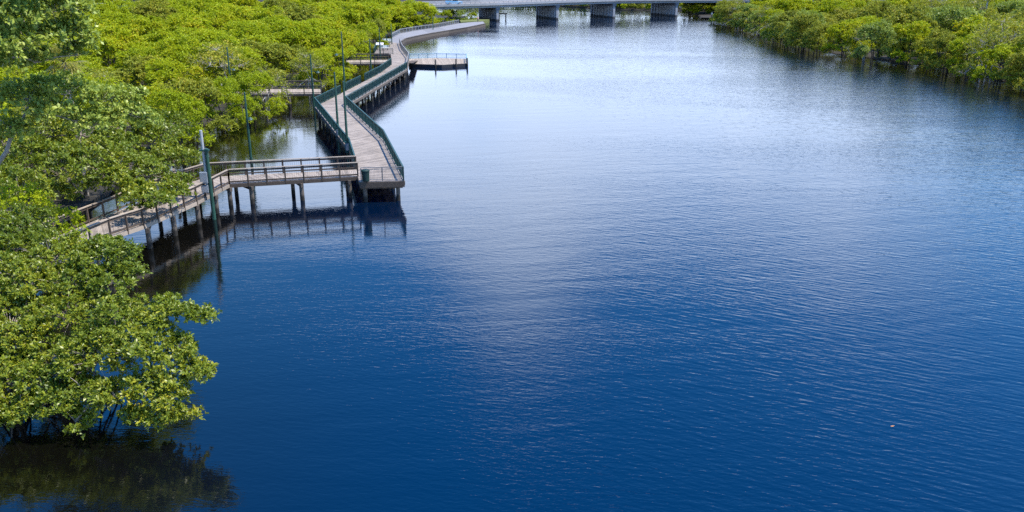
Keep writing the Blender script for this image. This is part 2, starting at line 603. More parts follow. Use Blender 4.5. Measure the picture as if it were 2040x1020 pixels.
# ---- main boardwalk (dark green railings)
bw = thing('boardwalk', P(760, 360, 0), 'long zigzag boardwalk with dark green railings running up the river', 'boardwalk')
E0L, E0R = P(716, 362, Z), P(806, 360, Z)
E1R = P(766, 281, Z)
E2L, E2R = P(627, 213, Z), P(691, 210, Z)
E3L, E3R = P(757, 146, Z), P(812, 137, Z)
E4L, E4R = P(780, 129, Z), P(815, 117, Z)
E5L, E5R = P(778, 100, Z), P(801, 100, Z)
E6L, E6R = P(772, 83, Z), P(796, 86.5, Z)
E1L = P(697, 300, Z)
Lp = [E0L, E1L, E2L, E3L, E4L, E5L, E6L]
Rp = [E0R, E1R, E2R, E3R, E4R, E5R, E6R]
deck_boards(Lp, Rp, 'deck', bw, MAT['deck'])
fascia(Lp, 'fascia', bw, MAT['timber_dark'])
fascia(Rp, 'fascia', bw, MAT['timber_dark'])
fascia([E0L, E0R], 'fascia', bw, MAT['timber'], depth=0.42, wd=0.09)
for s in range(6):
    l0, l1, r0, r1 = Lp[s], Lp[s + 1], Rp[s], Rp[s + 1]
    n = max(1, round(((l0 + r0) / 2 - (l1 + r1) / 2).length / 3.4))
    for i in range(n):
        t = (i + (0.12 if s == 0 else 0.0)) / n
        a, c = lerp(l0, l1, t), lerp(r0, r1, t)
        cross_beam(lerp(a, c, 0.03), lerp(a, c, 0.97), bw, MAT['timber_dark'])
        pile_at(lerp(a, c, 0.12), bw, 0.16)
        pile_at(lerp(a, c, 0.86), bw, 0.16)
# joists under the deck
b = MB()
for f in (0.3, 0.5, 0.7):
    line = [lerp(l, r, f) - up * 0.2 for l, r in zip(Lp, Rp)]
    for a, c in zip(line[:-1], line[1:]):
        b.beam(a, c, 0.09, 0.24)
b.build('joists', MAT['timber_dark'], bw)
inset = lambda a, c, t=0.02: lerp(a, c, t)
picket_railing([inset(E0R, E0L), inset(E1R, E1L), inset(E2R, E2L), inset(E3R, E3L)], bw)
picket_railing([lerp(E0L, E1L, 0.38), E1L, inset(E2L, E2R), P(679, 186.6, Z)], bw)
picket_railing([P(690, 181, Z), P(719, 166, Z)], bw)
picket_railing([P(727, 162, Z), E3L, E4L], bw)
picket_railing([inset(E3R, E3L), inset(E4R, E4L), E5R, E6R], bw, mat='wire', pw=0.016)
picket_railing([lerp(E0L, E0R, 0.04) + Vector((0, 0.06, 0)), E0R + Vector((-0.08, 0.06, 0))], bw, mat='wire', pw=0.014, post=1.45, cap=0.06, postw=0.06)
b = MB()                                               # inner kerb rail along the right hand side of the deck
line = [lerp(E0R, E0L, 0.16) + up * 0.05, lerp(E1R, E1L, 0.2) + up * 0.05, lerp(E2R, E2L, 0.2) + up * 0.05 - Vector((0, 1, 0))]
# bay with bench on the left of the third leg
BL = [P(745, 108, Z), P(752, 95, Z), P(776, 93, Z), P(783, 108, Z)]
deck_boards([BL[0], BL[1]], [BL[3], BL[2]], 'bay_deck', bw, MAT['deck'])
picket_railing([BL[3], BL[0], BL[1], BL[2]], bw)
for q in BL:
    pile_at(q, bw, 0.16)
fascia([BL[3], BL[0], BL[1]], 'fascia', bw, MAT['timber_dark'])

# ---- approach walkway in weathered timber, from the near bank to the boardwalk
N = [P(140, 505, Z), P(221, 470, Z), P(286, 448, Z), P(392, 401, Z), P(457, 366, Z), P(713, 351, Z)]
F = [P(139, 424, Z + 1.07), P(203, 400, Z + 1.07), P(306, 359, Z + 1.07), P(355, 341, Z + 1.07), P(411, 325, Z + 1.07), P(708, 311, Z + 1.07)]
F = [Vector((p.x, p.y, Z)) for p in F]
back = (N[0] - N[1]).normalized()
N.insert(0, N[0] + back * 6)
F.insert(0, F[0] + (F[0] - F[1]).normalized() * 6)
aw = thing('walkway', Vector((N[5].x, N[5].y, 0)), 'weathered grey timber footbridge bending from the near mangroves to the boardwalk end', 'walkway')
deck_boards(F, N, 'deck', aw, MAT['deck'])
fascia(N[:6], 'fascia', aw, MAT['timber_pale'], depth=0.22)
fascia(N[5:], 'fascia', aw, MAT['timber'], depth=0.26)
fascia(F, 'fascia', aw, MAT['timber_dark'])
timber_railing(N[:6], aw, wires=False)
timber_railing(N[5:], aw)
timber_railing(F[:6], aw, wires=False)
timber_railing(F[5:], aw)
for s, ts in ((1, (0.2,)), (2, (0.1,)), (3, (0.05, 0.52)), (4, (0.0, 0.55)), (5, (0.0, 0.165, 0.55, 0.93))):
    for t in ts:
        a, c = lerp(F[s], F[s + 1], t), lerp(N[s], N[s + 1], t)
        d = (c - a).normalized()
        cross_beam(a - d * 0.1, c + d * 0.16, aw, MAT['timber_dark'], drop=0.28)
        pile_at(a + d * 0.25, aw, 0.15)
        pile_at(c - d * 0.12, aw, 0.17)


# ---- two further timber walkways that run into the mangroves
def side_walk(x0, x1, ynear, yfar, label, posts):
    a0, a1, c0, c1 = P(x0, ynear, Z), P(x1, ynear - 1, Z), P(x0, yfar, Z), P(x1, yfar - 1, Z)
    t = thing('walkway', Vector((a0.x, a0.y, 0)), label, 'walkway', 'timber walkways into the mangroves')
    deck_boards([c0, c1], [a0, a1], 'deck', t, MAT['timber_pale'])
    fascia([a0, a1], 'fascia', t, MAT['timber'], depth=0.22)
    timber_railing([a0, a1], t, post=2.0, mat='timber_dark', capmat='timber', wires=False)
    timber_railing([c0, c1], t, post=2.0, mat='timber_dark', capmat='timber', wires=False)
    for q in posts:
        a, c = lerp(a0, a1, q), lerp(c0, c1, q)
        cross_beam(a, c, t, MAT['timber_dark'], drop=0.27)
        pile_at(a, t, 0.19)
        pile_at(c, t, 0.19)
    return t


side_walk(470, 640, 188, 178, 'dark timber walkway joining the outer corner of the boardwalk behind two green posts', (0.08, 0.3, 0.62, 0.95))
side_walk(690, 775, 127, 120, 'farther short dark timber walkway behind the bend of the boardwalk', (0.06, 0.55, 0.95))

# ---- floating dock
fd = thing('floating_dock', P(870, 130, 0), 'low floating dock with blue railings jutting out from the boardwalk', 'dock')
dk = [P(814, 127, 0.55), P(880, 129, 0.55), P(930, 126, 0.55), P(929, 117, 0.55), P(870, 115.5, 0.55), P(816, 117, 0.55)]
deck_boards([dk[5], dk[4], dk[3]], [dk[0], dk[1], dk[2]], 'deck', fd, MAT['timber_pale'])
b = MB()
for i in range(2):
    q = [dk[i], dk[i + 1], dk[4 - i], dk[5 - i]]
    b.hexa([Vector((p.x, p.y, -0.25)) for p in q], [Vector((p.x, p.y, 0.5)) for p in q])
b.build('float', MAT['dock_float'], fd)
picket_railing([dk[3], dk[4], dk[5]], fd, h=0.9, mat='dock_blue', picket=0.14)
picket_railing([lerp(dk[2], dk[3], 0.05), lerp(dk[2], dk[3], 0.95)], fd, h=0.9, mat='dock_blue', picket=0.16)
for q in (lerp(dk[0], dk[1], 0.8), lerp(dk[1], dk[2], 0.55), lerp(dk[2], dk[3], 0.02)):
    pile_at(q + Vector((0.1, -0.25, 0)), fd, 0.14, top=1.45)
b = MB()
g0, g1 = lerp(E3R, E4R, 0.55), P(826, 121, 0.6)
b.beam(g0 + Vector((0.1, 0, -0.02)), g1, 1.2, 0.08)
b.build('gangway', MAT['timber'], fd)

# ---- riverside promenade with its sea wall
PZ = 0.7
plo = [P(785, 92, PZ), P(798, 83.5, PZ), P(808, 77, PZ), P(830, 72, PZ), P(856, 67, PZ), P(893, 61, PZ), P(930, 55, PZ), P(966, 47.5, PZ)]
phi = [P(768, 88, PZ), P(780, 76, PZ), P(797, 66.5, PZ), P(816, 63, PZ), P(840, 59, PZ), P(875, 54, PZ), P(914, 46.5, PZ), P(962, 42, PZ)]
b = MB()
for i in range(len(plo) - 1):
    q = [plo[i], plo[i + 1], phi[i + 1], phi[i]]
    b.hexa([Vector((p.x, p.y, -1.5)) for p in q], q)
pr = tag(b.build('path', MAT['path']), kind='structure')
pw = thing('sea_wall', plo[3] * Vector((1, 1, 0)) if False else Vector((plo[3].x, plo[3].y, 0)), 'low dark timber sea wall edging the grey riverside path', 'sea wall')
b = MB()
k = MB()
for a, c in zip(plo[1:-1], plo[2:]):
    o = Vector((0.10, -0.10, 0))
    b.beam(a + o - up * 0.75, c + o - up * 0.75, 0.16, 1.5)
    k.beam(a + o + up * 0.09, c + o + up * 0.09, 0.3, 0.14)
b.build('wall', MAT['timber_dark'], pw)
k.build('coping', MAT['timber_dark'], pw)
pf = thing('railing', Vector((phi[3].x, phi[3].y, PZ)), 'thin grey railing along the forest edge of the riverside path', 'railing')
rl = picket_railing([p + up * 0.0 for p in phi[1:-1]], pf, mat='grey_metal', picket=0.3, cap=0.07)

# lawn strip at the path end under the bridge
b = MB()
lawn = [P(918, 43.5, 0.9), P(962, 41.5, 0.9), P(975, 38.5, 0.9), P(915, 39, 0.9)]
b.hexa([Vector((p.x, p.y, -0.5)) for p in lawn], lawn)
tag(b.build('lawn', MAT['grass']), kind='structure')


# ------------------------------------------------------------------ posts with downlights
def light_post(px, ytop, base, label, r=0.11, box=False, arm=1, armf=0.58, reach=0.55, shade=True):
    base = Vector(base)
    top = PD(px, ytop, base.y)
    base.x = top.x
    t = thing('light_post', Vector((base.x, base.y, 0)), label, 'light post', 'green light posts along the boardwalk')
    b = MB()
    b.tube([(base.x, base.y, -2), (base.x, base.y, 1.2), (lerp(base, top, .7).x, base.y, 1.2 + (top.z - 1.2) * .7), (top.x, base.y, top.z)], [r * 1.25, r * 1.1, r * 0.85, r * 0.62], 10)
    b.build('pole', MAT['green_pole'], t)
    b = MB()
    b.tube([(top.x, base.y, top.z), (top.x, base.y, top.z + 0.08)], [r * 0.75, r * 0.3], 10)
    b.build('cap', MAT['green_paint'], t)
    if shade:
        z = top.z * armf + 0.6
        q = Vector((base.x, base.y, z))
        e = q + Vector((reach * arm, -0.05, 0.0))
        b = MB()
        b.tube([q, lerp(q, e, .5) + up * .08, e], 0.03, 8)
        a = b.build('arm', MAT['green_paint'], t)
        b = MB()
        b.tube([e + up * 0.12, e + up * 0.02, e - up * 0.08], [0.05, 0.16, 0.24], 14)
        a2 = b.build('lamp_shade', MAT['green_paint'], t)
        b = MB()
        b.tube([e - up * 0.085, e - up * 0.15], [0.20, 0.13], 14)
        b.build('lamp_glass', MAT['lamp_glass'], a2)
    if box:
        b = MB()
        b.box((base.x + 0.06, base.y - 0.22, Z + 0.25), (0.42, 0.3, 0.95))
        bx = b.build('meter_box', MAT['green_paint'], t)
        b = MB()
        b.box((base.x + 0.06, base.y - 0.385, Z + 0.30), (0.30, 0.02, 0.6))
        b.build('box_door', MAT['box_metal'], bx)
    return t


on_edge = lambda a, c, t, d=0.22: lerp(a, c, t) + Vector((-d, 0, 0))
light_post(487, 185, P(499, 352, 0) + Vector((0, 5.0, 0)), 'green light post standing in the water behind the timber footbridge', arm=1, armf=.55, reach=.3)
light_post(666, 145, on_edge(E1L, E2L, 0.30), 'green light post with meter box halfway along the first boardwalk leg', box=True, shade=False)
light_post(684, 163, on_edge(E1L, E2L, 0.02), 'green light post with meter box nearest the boardwalk end', box=True, shade=False)
light_post(680, 64, P(688, 178, Z), 'tallest thin green light post with crossarm at the boardwalk elbow', armf=.62, reach=-.8, arm=1)
light_post(452, 95, P(463, 215, 0.3), 'green light post rising out of the mangroves left of the boardwalk')
light_post(618, 110, P(624, 216, 0), 'green light post at the outer corner of the boardwalk beside the side walkway', arm=1, reach=.8, armf=.6)
light_post(736, 78, P(739, 154, 0), 'thin green light post beside the second boardwalk leg', shade=False)
light_post(755, 56, BL[0] + Vector((-0.25, -0.2, 0)), 'green light post on the front corner of the bench bay', shade=False)
light_post(770, 70, P(772, 93, Z), 'green light post on the back corner of the bench bay', shade=False)
light_post(779, 48, P(780, 88, Z), 'farthest green light post where the boardwalk meets the path', shade=False)
light_post(862, 31, P(863, 59, PZ), 'lone light post against the trees beside the riverside path', shade=False)

# utility post with boxes beside the footbridge
up_base = P(427, 437, 0)
ut = thing('utility_post', up_base, 'grey and green utility post with grey boxes in the water beside the footbridge', 'utility post')
g_top = PD(404, 258, up_base.y + 0.35)
t_top = PD(411, 296, up_base.y)
b = MB()
b.tube([(up_base.x, up_base.y, -2), (up_base.x, up_base.y, t_top.z)], [0.145, 0.12], 12)
b.build('pile', MAT['green_pole'], ut)
b = MB()
mx = up_base.x - 0.24
b.tube([(mx, up_base.y + .05, 1.9), (mx, up_base.y + .05, g_top.z)], 0.10, 12)
b.build('mast', MAT['grey_metal'], ut)
b = MB()
b.box((mx + .1, up_base.y + .02, t_top.z - .12), (0.62, 0.34, 0.1))
b.build('bracket', MAT['green_paint'], ut)
for zz, ss in ((3.05, (0.5, 0.28, 0.78)), (2.25, (0.46, 0.25, 0.5))):
    b = MB()
    b.box((mx - 0.10, up_base.y - .12, zz), ss)
    bx = b.build('electrical_box', MAT['box_metal'], ut)
    b = MB()
    b.box((mx - 0.10, up_base.y - .12 - ss[1] / 2 - .012, zz), (ss[0] * .84, .02, ss[2] * .84))
    b.build('box_door', MAT['grey_metal'], bx)

lf = P(1778, 849, 0.006)
b = MB()
b.add([lf + Vector((-.09, 0, 0)), lf + Vector((0, -.04, .004)), lf + Vector((.09, .01, .03)), lf + Vector((0, .04, .004))], [(0, 1, 3), (1, 2, 3)])
tag(b.build('fallen_leaf', plain('orange_leaf', (0.5, 0.24, 0.10), 0.6), origin=lf), 'single orange leaf floating on the open water', 'leaf', kind='thing')

# bin at the boardwalk end
bn = P(727, 364, Z) + Vector((0, 0.45, 0))
tb = thing('litter_bin', bn, 'dark green litter bin inside the wire fence at the boardwalk end', 'litter bin')
b = MB()
b.tube([bn + up * .0, bn + up * .06, bn + up * .78], [.24, .27, .30], 16)
b.build('body', MAT['bin'], tb)
b = MB()
b.tube([bn + up * .78, bn + up * .84, bn + up * .92], [.33, .33, .18], 16)
b.build('lid', MAT['bin'], tb)

# bench and notice board in the bay
def bench(p, rz, label):
    t = thing('bench', p, label, 'bench', 'benches in the boardwalk bay')
    c, s = math.cos(rz), math.sin(rz)
    W = lambda x, y, z: Vector((p.x + x * c - y * s, p.y + x * s + y * c, p.z + z))
    b = MB()
    for i in range(4):
        b.box(W(0, -.18 + i * .12, .45), (1.8, .10, .04), rz)
    b.build('seat', MAT['pale_fitting'], t)
    b = MB()
    for i in range(3):
        b.box(W(0, .27 + i * .03, .58 + i * .13), (1.8, .035, .10), rz)
    b.build('backrest', MAT['pale_fitting'], t)
    for x in (-.7, .7):
        b = MB()
        b.box(W(x, -.15, .21), (.06, .06, .42), rz)
        b.box(W(x, .22, .45), (.06, .06, .9), rz)
        b.box(W(x, .03, .40), (.06, .42, .05), rz)
        b.build('leg', MAT['green_paint'], t)


bench(P(765, 100, Z), 0.2, 'pale slatted bench in the railed bay of the boardwalk')
bench(P(771, 86, Z), 0.2, 'pale slatted bench just behind the railed bay near the path')
nb0 = P(757, 100, Z)
nb = thing('notice_board', nb0, 'small tilted white and violet notice board on the bay railing', 'notice board')
b = MB()
for x in (-.5, .5):
    b.box(nb0 + Vector((x, 0, .5)), (.07, .07, 1.0))
b.build('post', MAT['green_paint'], nb)
b = MB()
b.beam(nb0 + Vector((0, -.25, 1.0)), nb0 + Vector((0, .3, 1.35)), 1.4, .05)
fr = b.build('panel', MAT['white'], nb)
b = MB()
b.beam(nb0 + Vector((0, -.17, 1.085)), nb0 + Vector((0, .1, 1.26)), 1.1, .02)
b.build('print', plain('violet_print', (0.25, 0.25, 0.5), 0.6), fr)

# ------------------------------------------------------------------ road bridge
A = math.atan2(307.44 - 282.3, 57.55 + 4.49)
ax = Vector((math.cos(A), math.sin(A), 0))
nx = Vector((-math.sin(A), math.cos(A), 0))
B0 = Vector((-4.49, 282.27, 0))
LEN = lambda s, d=0.0, z=0.0: B0 + ax * s + nx * d + Vector((0, 0, z))
WID = 17.0
soff = lambda s: 3.95 + 0.75 * (1 - ((max(-60, min(s, 66)) - 48) / 96.0) ** 2) if True else 0


def zsoff(s):
    return 4.0 + 0.75 * max(0.0, min(1.0, (s + 8) / 40.0)) - 0.010 * max(0, s - 50)


br = thing('road_bridge', Vector((0, 284, 0)), 'long low concrete road bridge crossing the river on four piers', 'bridge')
xs = [-45, -20, 0, 21, 42, 66.5, 95, 130]


def run(name, mat, d0, d1, z0, z1, parent=br):
    b = MB()
    for s0, s1 in zip(xs[:-1], xs[1:]):
        lo = [LEN(s0, d0, zsoff(s0) + z0), LEN(s1, d0, zsoff(s1) + z0), LEN(s1, d1, zsoff(s1) + z0), LEN(s0, d1, zsoff(s0) + z0)]
        hi = [LEN(s0, d0, zsoff(s0) + z1), LEN(s1, d0, zsoff(s1) + z1), LEN(s1, d1, zsoff(s1) + z1), LEN(s0, d1, zsoff(s0) + z1)]
        b.hexa(lo, hi)
    return b.build(name, mat, parent)


for d in (0.3, 4.2, 8.2, 12.2, 16.0):
    run('girder', MAT['concrete_blue'], d, d + 0.6, 0.0, 0.8)
run('deck', MAT['asphalt'], -0.3, WID + 0.3, 0.8, 1.05)
pa = run('parapet', MAT['concrete'], -0.42, -0.12, 0.72, 1.42)
run('parapet', MAT['concrete'], WID + 0.12, WID + 0.42, 0.72, 1.7)
b = MB()
k = MB()
s = -44.5
while s < 129:
    b.box(LEN(s, -0.27, zsoff(s) + 1.62), (0.16, 0.14, 0.42), A)
    s += 1.6
for s0, s1 in zip(xs[:-1], xs[1:]):
    k.beam(LEN(s0, -0.27, zsoff(s0) + 1.88), LEN(s1, -0.27, zsoff(s1) + 1.88), 0.2, 0.12)
b.build('baluster', MAT['concrete'], pa)
k.build('hand_rail', MAT['concrete'], pa)
run('kerb', MAT['concrete'], 0.1, 1.6, 1.054, 1.2)
run('kerb', MAT['concrete'], WID - 1.6, WID - 0.1, 1.054, 1.2)
run('road_marking', MAT['white'], WID / 2 - 0.08, WID / 2 + 0.08, 1.054, 1.058)
for s, wall in ((0, True), (21, False), (42, False), (66.5, False)):
    zt = zsoff(s)
    c = MB()
    q = [LEN(s - .65, 0.0), LEN(s + .65, 0.0), LEN(s + .65, WID), LEN(s - .65, WID)]
    c.hexa([p + up * (zt - 0.85) for p in q], [p + up * (zt - 0.004) for p in q])
    c.build('pier_cap', MAT['concrete_dark'], br)
    n = 9
    for i in range(n):
        d = 0.6 + (WID - 1.2) * i / (n - 1)
        c = MB()
        c.box(LEN(s, d, (zt - 0.86 - 2) / 2), (0.8, 0.8, zt - 0.86 + 2), A)
        c.build('pier_column', MAT['tide_concrete'], br)
    if wall:
        c = MB()
        q = [LEN(s - .25, 0.9), LEN(s + .25, 0.9), LEN(s + .25, WID - .9), LEN(s - .25, WID - .9)]
        c.hexa([p - up * 2 for p in q], [p + up * (zt - 0.87) for p in q])
        c.build('pier_wall', MAT['tide_concrete'], br)
# abutments
for s, sg in ((-14, -1), (92, 1)):
    c = MB()
    q0, q1 = LEN(s, -0.5), LEN(s, WID + .5)
    o = ax * sg * 9
    top = up * (zsoff(s) - .02)
    c.hexa([q0 - up, q0 + ax * sg * 14 - up, q1 + ax * sg * 14 - up, q1 - up], [q0 + o + top, q0 + ax * sg * 14 + top, q1 + ax * sg * 14 + top, q1 + o + top])
    c.build('abutment', MAT['concrete_dark'], br)
c = MB()
c.beam(LEN(93, -0.9, 1.0), LEN(101, -0.9, zsoff(98) + .2), 0.5, 0.35)
c.build('stair_wall', MAT['white'], br)

# approach road embankment on the left
rd = Vector((-1, 0.22, 0))
rn = Vector((0.22, 1, 0)).normalized()
q0 = LEN(-44.9, -0.5)
RD = lambda t, d, z: q0 + rd * t + rn * d + Vector((0, 0, z))
b = MB()
b.hexa([RD(0, -8, -.2), RD(0, 26, -.2), RD(500, 26, -.2), RD(500, -8, -.2)], [RD(0, -1, 4.6), RD(0, 19, 4.6), RD(500, 19, 4.6), RD(500, -1, 4.6)])
tag(b.build('road_embankment', MAT['grass']), kind='structure')
b = MB()
b.add([RD(0, 1, 4.604), RD(0, 17, 4.604), RD(500, 17, 4.604), RD(500, 1, 4.604)], [(3, 2, 1, 0)])
tag(b.build('road', MAT['asphalt']), kind='structure')


# pale blue pickup on the bridge
def pickup(s, d, label):
    o = LEN(s, d, zsoff(s) + 1.06)
    t = thing('pickup_truck', o, label, 'truck')
    W = lambda x, y, z: o + ax * x + nx * y + up * z

    def hx(b, x0, x1, y0, y1, z0, z1, ins=0.0, fwd=0.0):
        b.hexa([W(x0, y0, z0), W(x1, y0, z0), W(x1, y1, z0), W(x0, y1, z0)],
               [W(x0 + ins + fwd, y0 + ins, z1), W(x1 - ins + fwd * .3, y0 + ins, z1), W(x1 - ins + fwd * .3, y1 - ins, z1), W(x0 + ins + fwd, y1 - ins, z1)])
    b = MB()
    hx(b, -2.6, 2.6, -.95, .95, .42, 1.0, .04)
    hx(b, -2.5, -.6, -.92, -.84, 1.0, 1.25)
    hx(b, -2.5, -.6, .84, .92, 1.0, 1.25)
    hx(b, -.7, 1.1, -.88, .88, 1.0, 1.12, .02)
    hx(b, -.55, .75, -.72, .72, 1.62, 1.70, .05)
    b.build('body', MAT['car_blue'], t)
    b = MB()
    hx(b, -.65, 1.05, -.85, .85, 1.12, 1.62, .13)
    b.build('windows', MAT['glass'], t)
    for x in (-1.6, 1.65):
        for y in (-.9, .9):
            b = MB()
            b.tube([W(x, y - .11, .38), W(x, y + .11, .38)], .38, 16)
            wh = b.build('wheel', MAT['rubber'], t)
            b = MB()
            b.tube([W(x, y - .125, .38), W(x, y + .125, .38)], .2, 12)
            b.build('rim', MAT['grey_metal'], wh)


pickup(-13.5, 3.6, 'pale blue pickup truck driving over the left part of the bridge')

# timber dolphin frame beside the left pier and a thin channel post
dp = P(1001, 39, 0)
df = thing('timber_frame', dp, 'small dark timber frame standing in the water beside the left bridge pier', 'frame')
for sx in (-1.1, 1.1):
    b = MB()
    b.tube([dp + Vector((sx, 0, -2)), dp + Vector((sx, 0, 2.1))], .2, 10)
    b.build('post', MAT['timber_dark'], df)
b = MB()
b.beam(dp + Vector((-1.5, 0, 1.9)), dp + Vector((1.5, 0, 1.9)), .3, .3)
b.build('cross_beam', MAT['timber_dark'], df)
cp = P(1417, 43.5, 0)
ch = thing('channel_post', cp, 'thin dark channel post in the water near the right end of the bridge', 'channel post')
b = MB()
b.tube([cp - up * 2, cp + up * 3.0], [.17, .14], 10)
b.build('pile', MAT['timber_dark'], ch)
b = MB()
b.box(cp + Vector((0, -.17, 2.5)), (.5, .04, .5))
b.build('sign_board', MAT['pale_fitting'], ch)


# ------------------------------------------------------------------ walker on the path
def person(p, rz, label):
    t = thing('person', p, label, 'person')
    t.rotation_euler = (0, 0, rz)

    def skin(name, joints, edges, mat, root=0):
        me = bpy.data.meshes.new(name)
        me.from_pydata([j[0] for j in joints], edges, [])
        o = bpy.data.objects.new(name, me)
        COL.objects.link(o)
        md = o.modifiers.new('skin', 'SKIN')
        o.modifiers.new('sub', 'SUBSURF').levels = 1
        me.skin_vertices[0].data[root].use_root = True
        for i, j in enumerate(joints):
            me.skin_vertices[0].data[i].radius = (j[1], j[2] if len(j) > 2 else j[1])
        me.materials.append(mat)
        o.parent = t
        return o
    J = [((0, 0, .95), .15, .11), ((0, 0, 1.2), .14, .10), ((0, .01, 1.42), .15, .10), ((0, .02, 1.52), .055), ((0, .0, 1.62), .085, .10), ((0, 0, 1.73), .07, .08),
         ((.09, 0, .88), .09), ((.10, .12, .48), .06), ((.10, .02, .09), .04), ((.10, .17, .04), .035),
         ((-.09, 0, .88), .09), ((-.10, -.05, .48), .06), ((-.10, -.25, .12), .04), ((-.10, -.12, .05), .035),
         ((.20, 0, 1.40), .055), ((.25, -.08, 1.13), .042), ((.24, .02, .90), .032), ((.24, .05, .80), .03),
         ((-.20, 0, 1.40), .055), ((-.25, .05, 1.13), .042), ((-.24, .18, .92), .032), ((-.24, .22, .83), .03)]
    Ed = [(0, 1), (1, 2), (2, 3), (3, 4), (4, 5), (0, 6), (6, 7), (7, 8), (8, 9), (0, 10), (10, 11), (11, 12), (12, 13), (2, 14), (14, 15), (15, 16), (16, 17),
          (2, 18), (18, 19), (19, 20), (20, 21)]
    skin('body', J, Ed, MAT['skin'])
    skin('shirt', [((0, 0, .93), .165, .125), ((0, 0, 1.2), .155, .115), ((0, .01, 1.40), .165, .115), ((.2, 0, 1.39), .068), ((.235, -.05, 1.2), .056),
                   ((-.2, 0, 1.39), .068), ((-.235, .03, 1.2), .056)], [(0, 1), (1, 2), (2, 3), (3, 4), (2, 5), (5, 6)], MAT['shirt'])
    skin('trousers', [((0, 0, .95), .16, .125), ((.09, 0, .86), .105), ((.10, .12, .48), .075), ((.10, .03, .14), .06),
                      ((-.09, 0, .86), .105), ((-.10, -.05, .48), .075), ((-.10, -.24, .16), .06)], [(0, 1), (1, 2), (2, 3), (0, 4), (4, 5), (5, 6)], MAT['trousers'])
    skin('hair', [((0, -.03, 1.66), .085, .08), ((0, -.02, 1.76), .08, .085)], [(0, 1)], MAT['hair'])


person(P(952, 44.5, PZ), 0.5, 'person in a pink shirt and dark trousers walking on the path near the bridge')


# ------------------------------------------------------------------ foliage
def leaf_mesh(name, bases, dirs, sides, L, Wd, mat, fold=0.12):
    """one folded four-cornered leaf per row"""
    n = len(bases)
    nr = np.cross(sides, dirs)
    v = np.empty((n, 4, 3), np.float32)
    L = L[:, None]
    Wd = Wd[:, None]
    v[:, 0] = bases
    v[:, 1] = bases + dirs * L * 0.55 + sides * Wd * 0.5 + nr * L * fold
    v[:, 2] = bases + dirs * L
    v[:, 3] = bases + dirs * L * 0.55 - sides * Wd * 0.5 + nr * L * fold
    me = bpy.data.meshes.new(name)
    me.vertices.add(n * 4)
    me.vertices.foreach_set('co', v.reshape(-1))
    me.loops.add(n * 4)
    me.loops.foreach_set('vertex_index', np.arange(n * 4, dtype=np.int32))
    me.polygons.add(n)
    me.polygons.foreach_set('loop_start', np.arange(n, dtype=np.int32) * 4)
    me.polygons.foreach_set('loop_total', np.full(n, 4, np.int32))
    me.materials.append(mat)
    me.update(calc_edges=True)
    return me


def unit(a):
    return a / np.maximum(np.linalg.norm(a, axis=-1, keepdims=True), 1e-6)


def rand_dirs(rg, n, upbias=0.0, zmin=-1.0):
    d = unit(rg.normal(size=(n, 3)))
    d[:, 2] += upbias
    d = unit(d)
    low_ = d[:, 2] < zmin
    d[low_, 2] *= -0.6
    return unit(d)


def crown_points(rg, clumps, sub_density, sub_r, ros_per_sub, squash=0.75):
    """clumps: rows (x, y, z, r). Clumps carry sprays on their shell, sprays carry rosettes: two levels of lumps, with gaps between them"""
    subs = []
    C_ = np.array([c[:3] for c in clumps])
    Rr = np.array([c[3] for c in clumps])
    for c, r in zip(C_, Rr):
        n = int(sub_density * r * r) + 4
        d = rand_dirs(rg, n, 0.28, -0.45)
        rad = r * rg.uniform(0.58, 1.16, (n, 1))
        q = c + d * rad * np.array([1.0, 1.0, squash])
        inside = np.zeros(n, bool)
        for c2, r2 in zip(C_, Rr):
            if c2 is c or np.allclose(c2, c):
                continue
            e = (q - c2) / np.array([1, 1, squash])
            inside |= np.linalg.norm(e, axis=1) < r2 * 0.66
        subs.append(np.concatenate([q, d, np.full((n, 1), sub_r)], 1)[~inside])
    subs = np.concatenate(subs)
    m = len(subs)
    sr = subs[:, 6] * rg.uniform(0.5, 1.4, m)
    pts, nor = [], []
    cnt = rg.poisson(ros_per_sub, m)
    idx = np.repeat(np.arange(m), cnt)
    d = rand_dirs(rg, len(idx), 0.25, -0.6)
    rad = sr[idx][:, None] * rg.uniform(0.35, 1.05, (len(idx), 1))
    pts = subs[idx, :3] + d * rad * np.array([1.0, 1.0, 0.92])
    nor = unit(d * 0.7 + subs[idx, 3:6] * 0.3 + np.array([0, 0, 0.42]) + rg.normal(size=d.shape) * 0.22)
    return subs, pts, nor


def rosettes(rg, pts, nor, per, L, W, open_=(0.15, 0.75)):
    n = len(pts)
    idx = np.repeat(np.arange(n), per)
    nn = nor[idx]
    ref = unit(rg.normal(size=(n * per, 3)))
    t = unit(np.cross(nn, ref))
    k = rg.uniform(*open_, (n * per, 1))
    d = unit(nn * k + t * (1.05 - k))
    s = unit(np.cross(d, nn) + rg.normal(size=(n * per, 3)) * 0.25)
    s = unit(s - d * np.sum(s * d, 1, keepdims=True))
    ll = L * rg.uniform(0.55, 1.3, n * per) * np.repeat(rg.uniform(0.75, 1.2, n), per)
    return pts[idx] + rg.normal(size=(n * per, 3)) * L * 0.12, d, s, ll, ll * W


def limb(b, a, c, r0, r1, rg, sag=0.2, n=5, seg=7):
    a, c = Vector(a), Vector(c)
    pts, rad = [], []
    ln = (c - a).length
    off = Vector((rg.uniform(-1, 1), rg.uniform(-1, 1), rg.uniform(-.3, .9))) * ln * sag
    for i in range(n + 1):
        t = i / n
        pts.append(lerp(a, c, t) + off * (t * (1 - t)) + Vector(rg.normal(size=3) * ln * 0.015 * (0 < i < n)))
        rad.append(r0 * (1 - t) + r1 * t)
    b.tube(pts, rad, seg)
    return pts


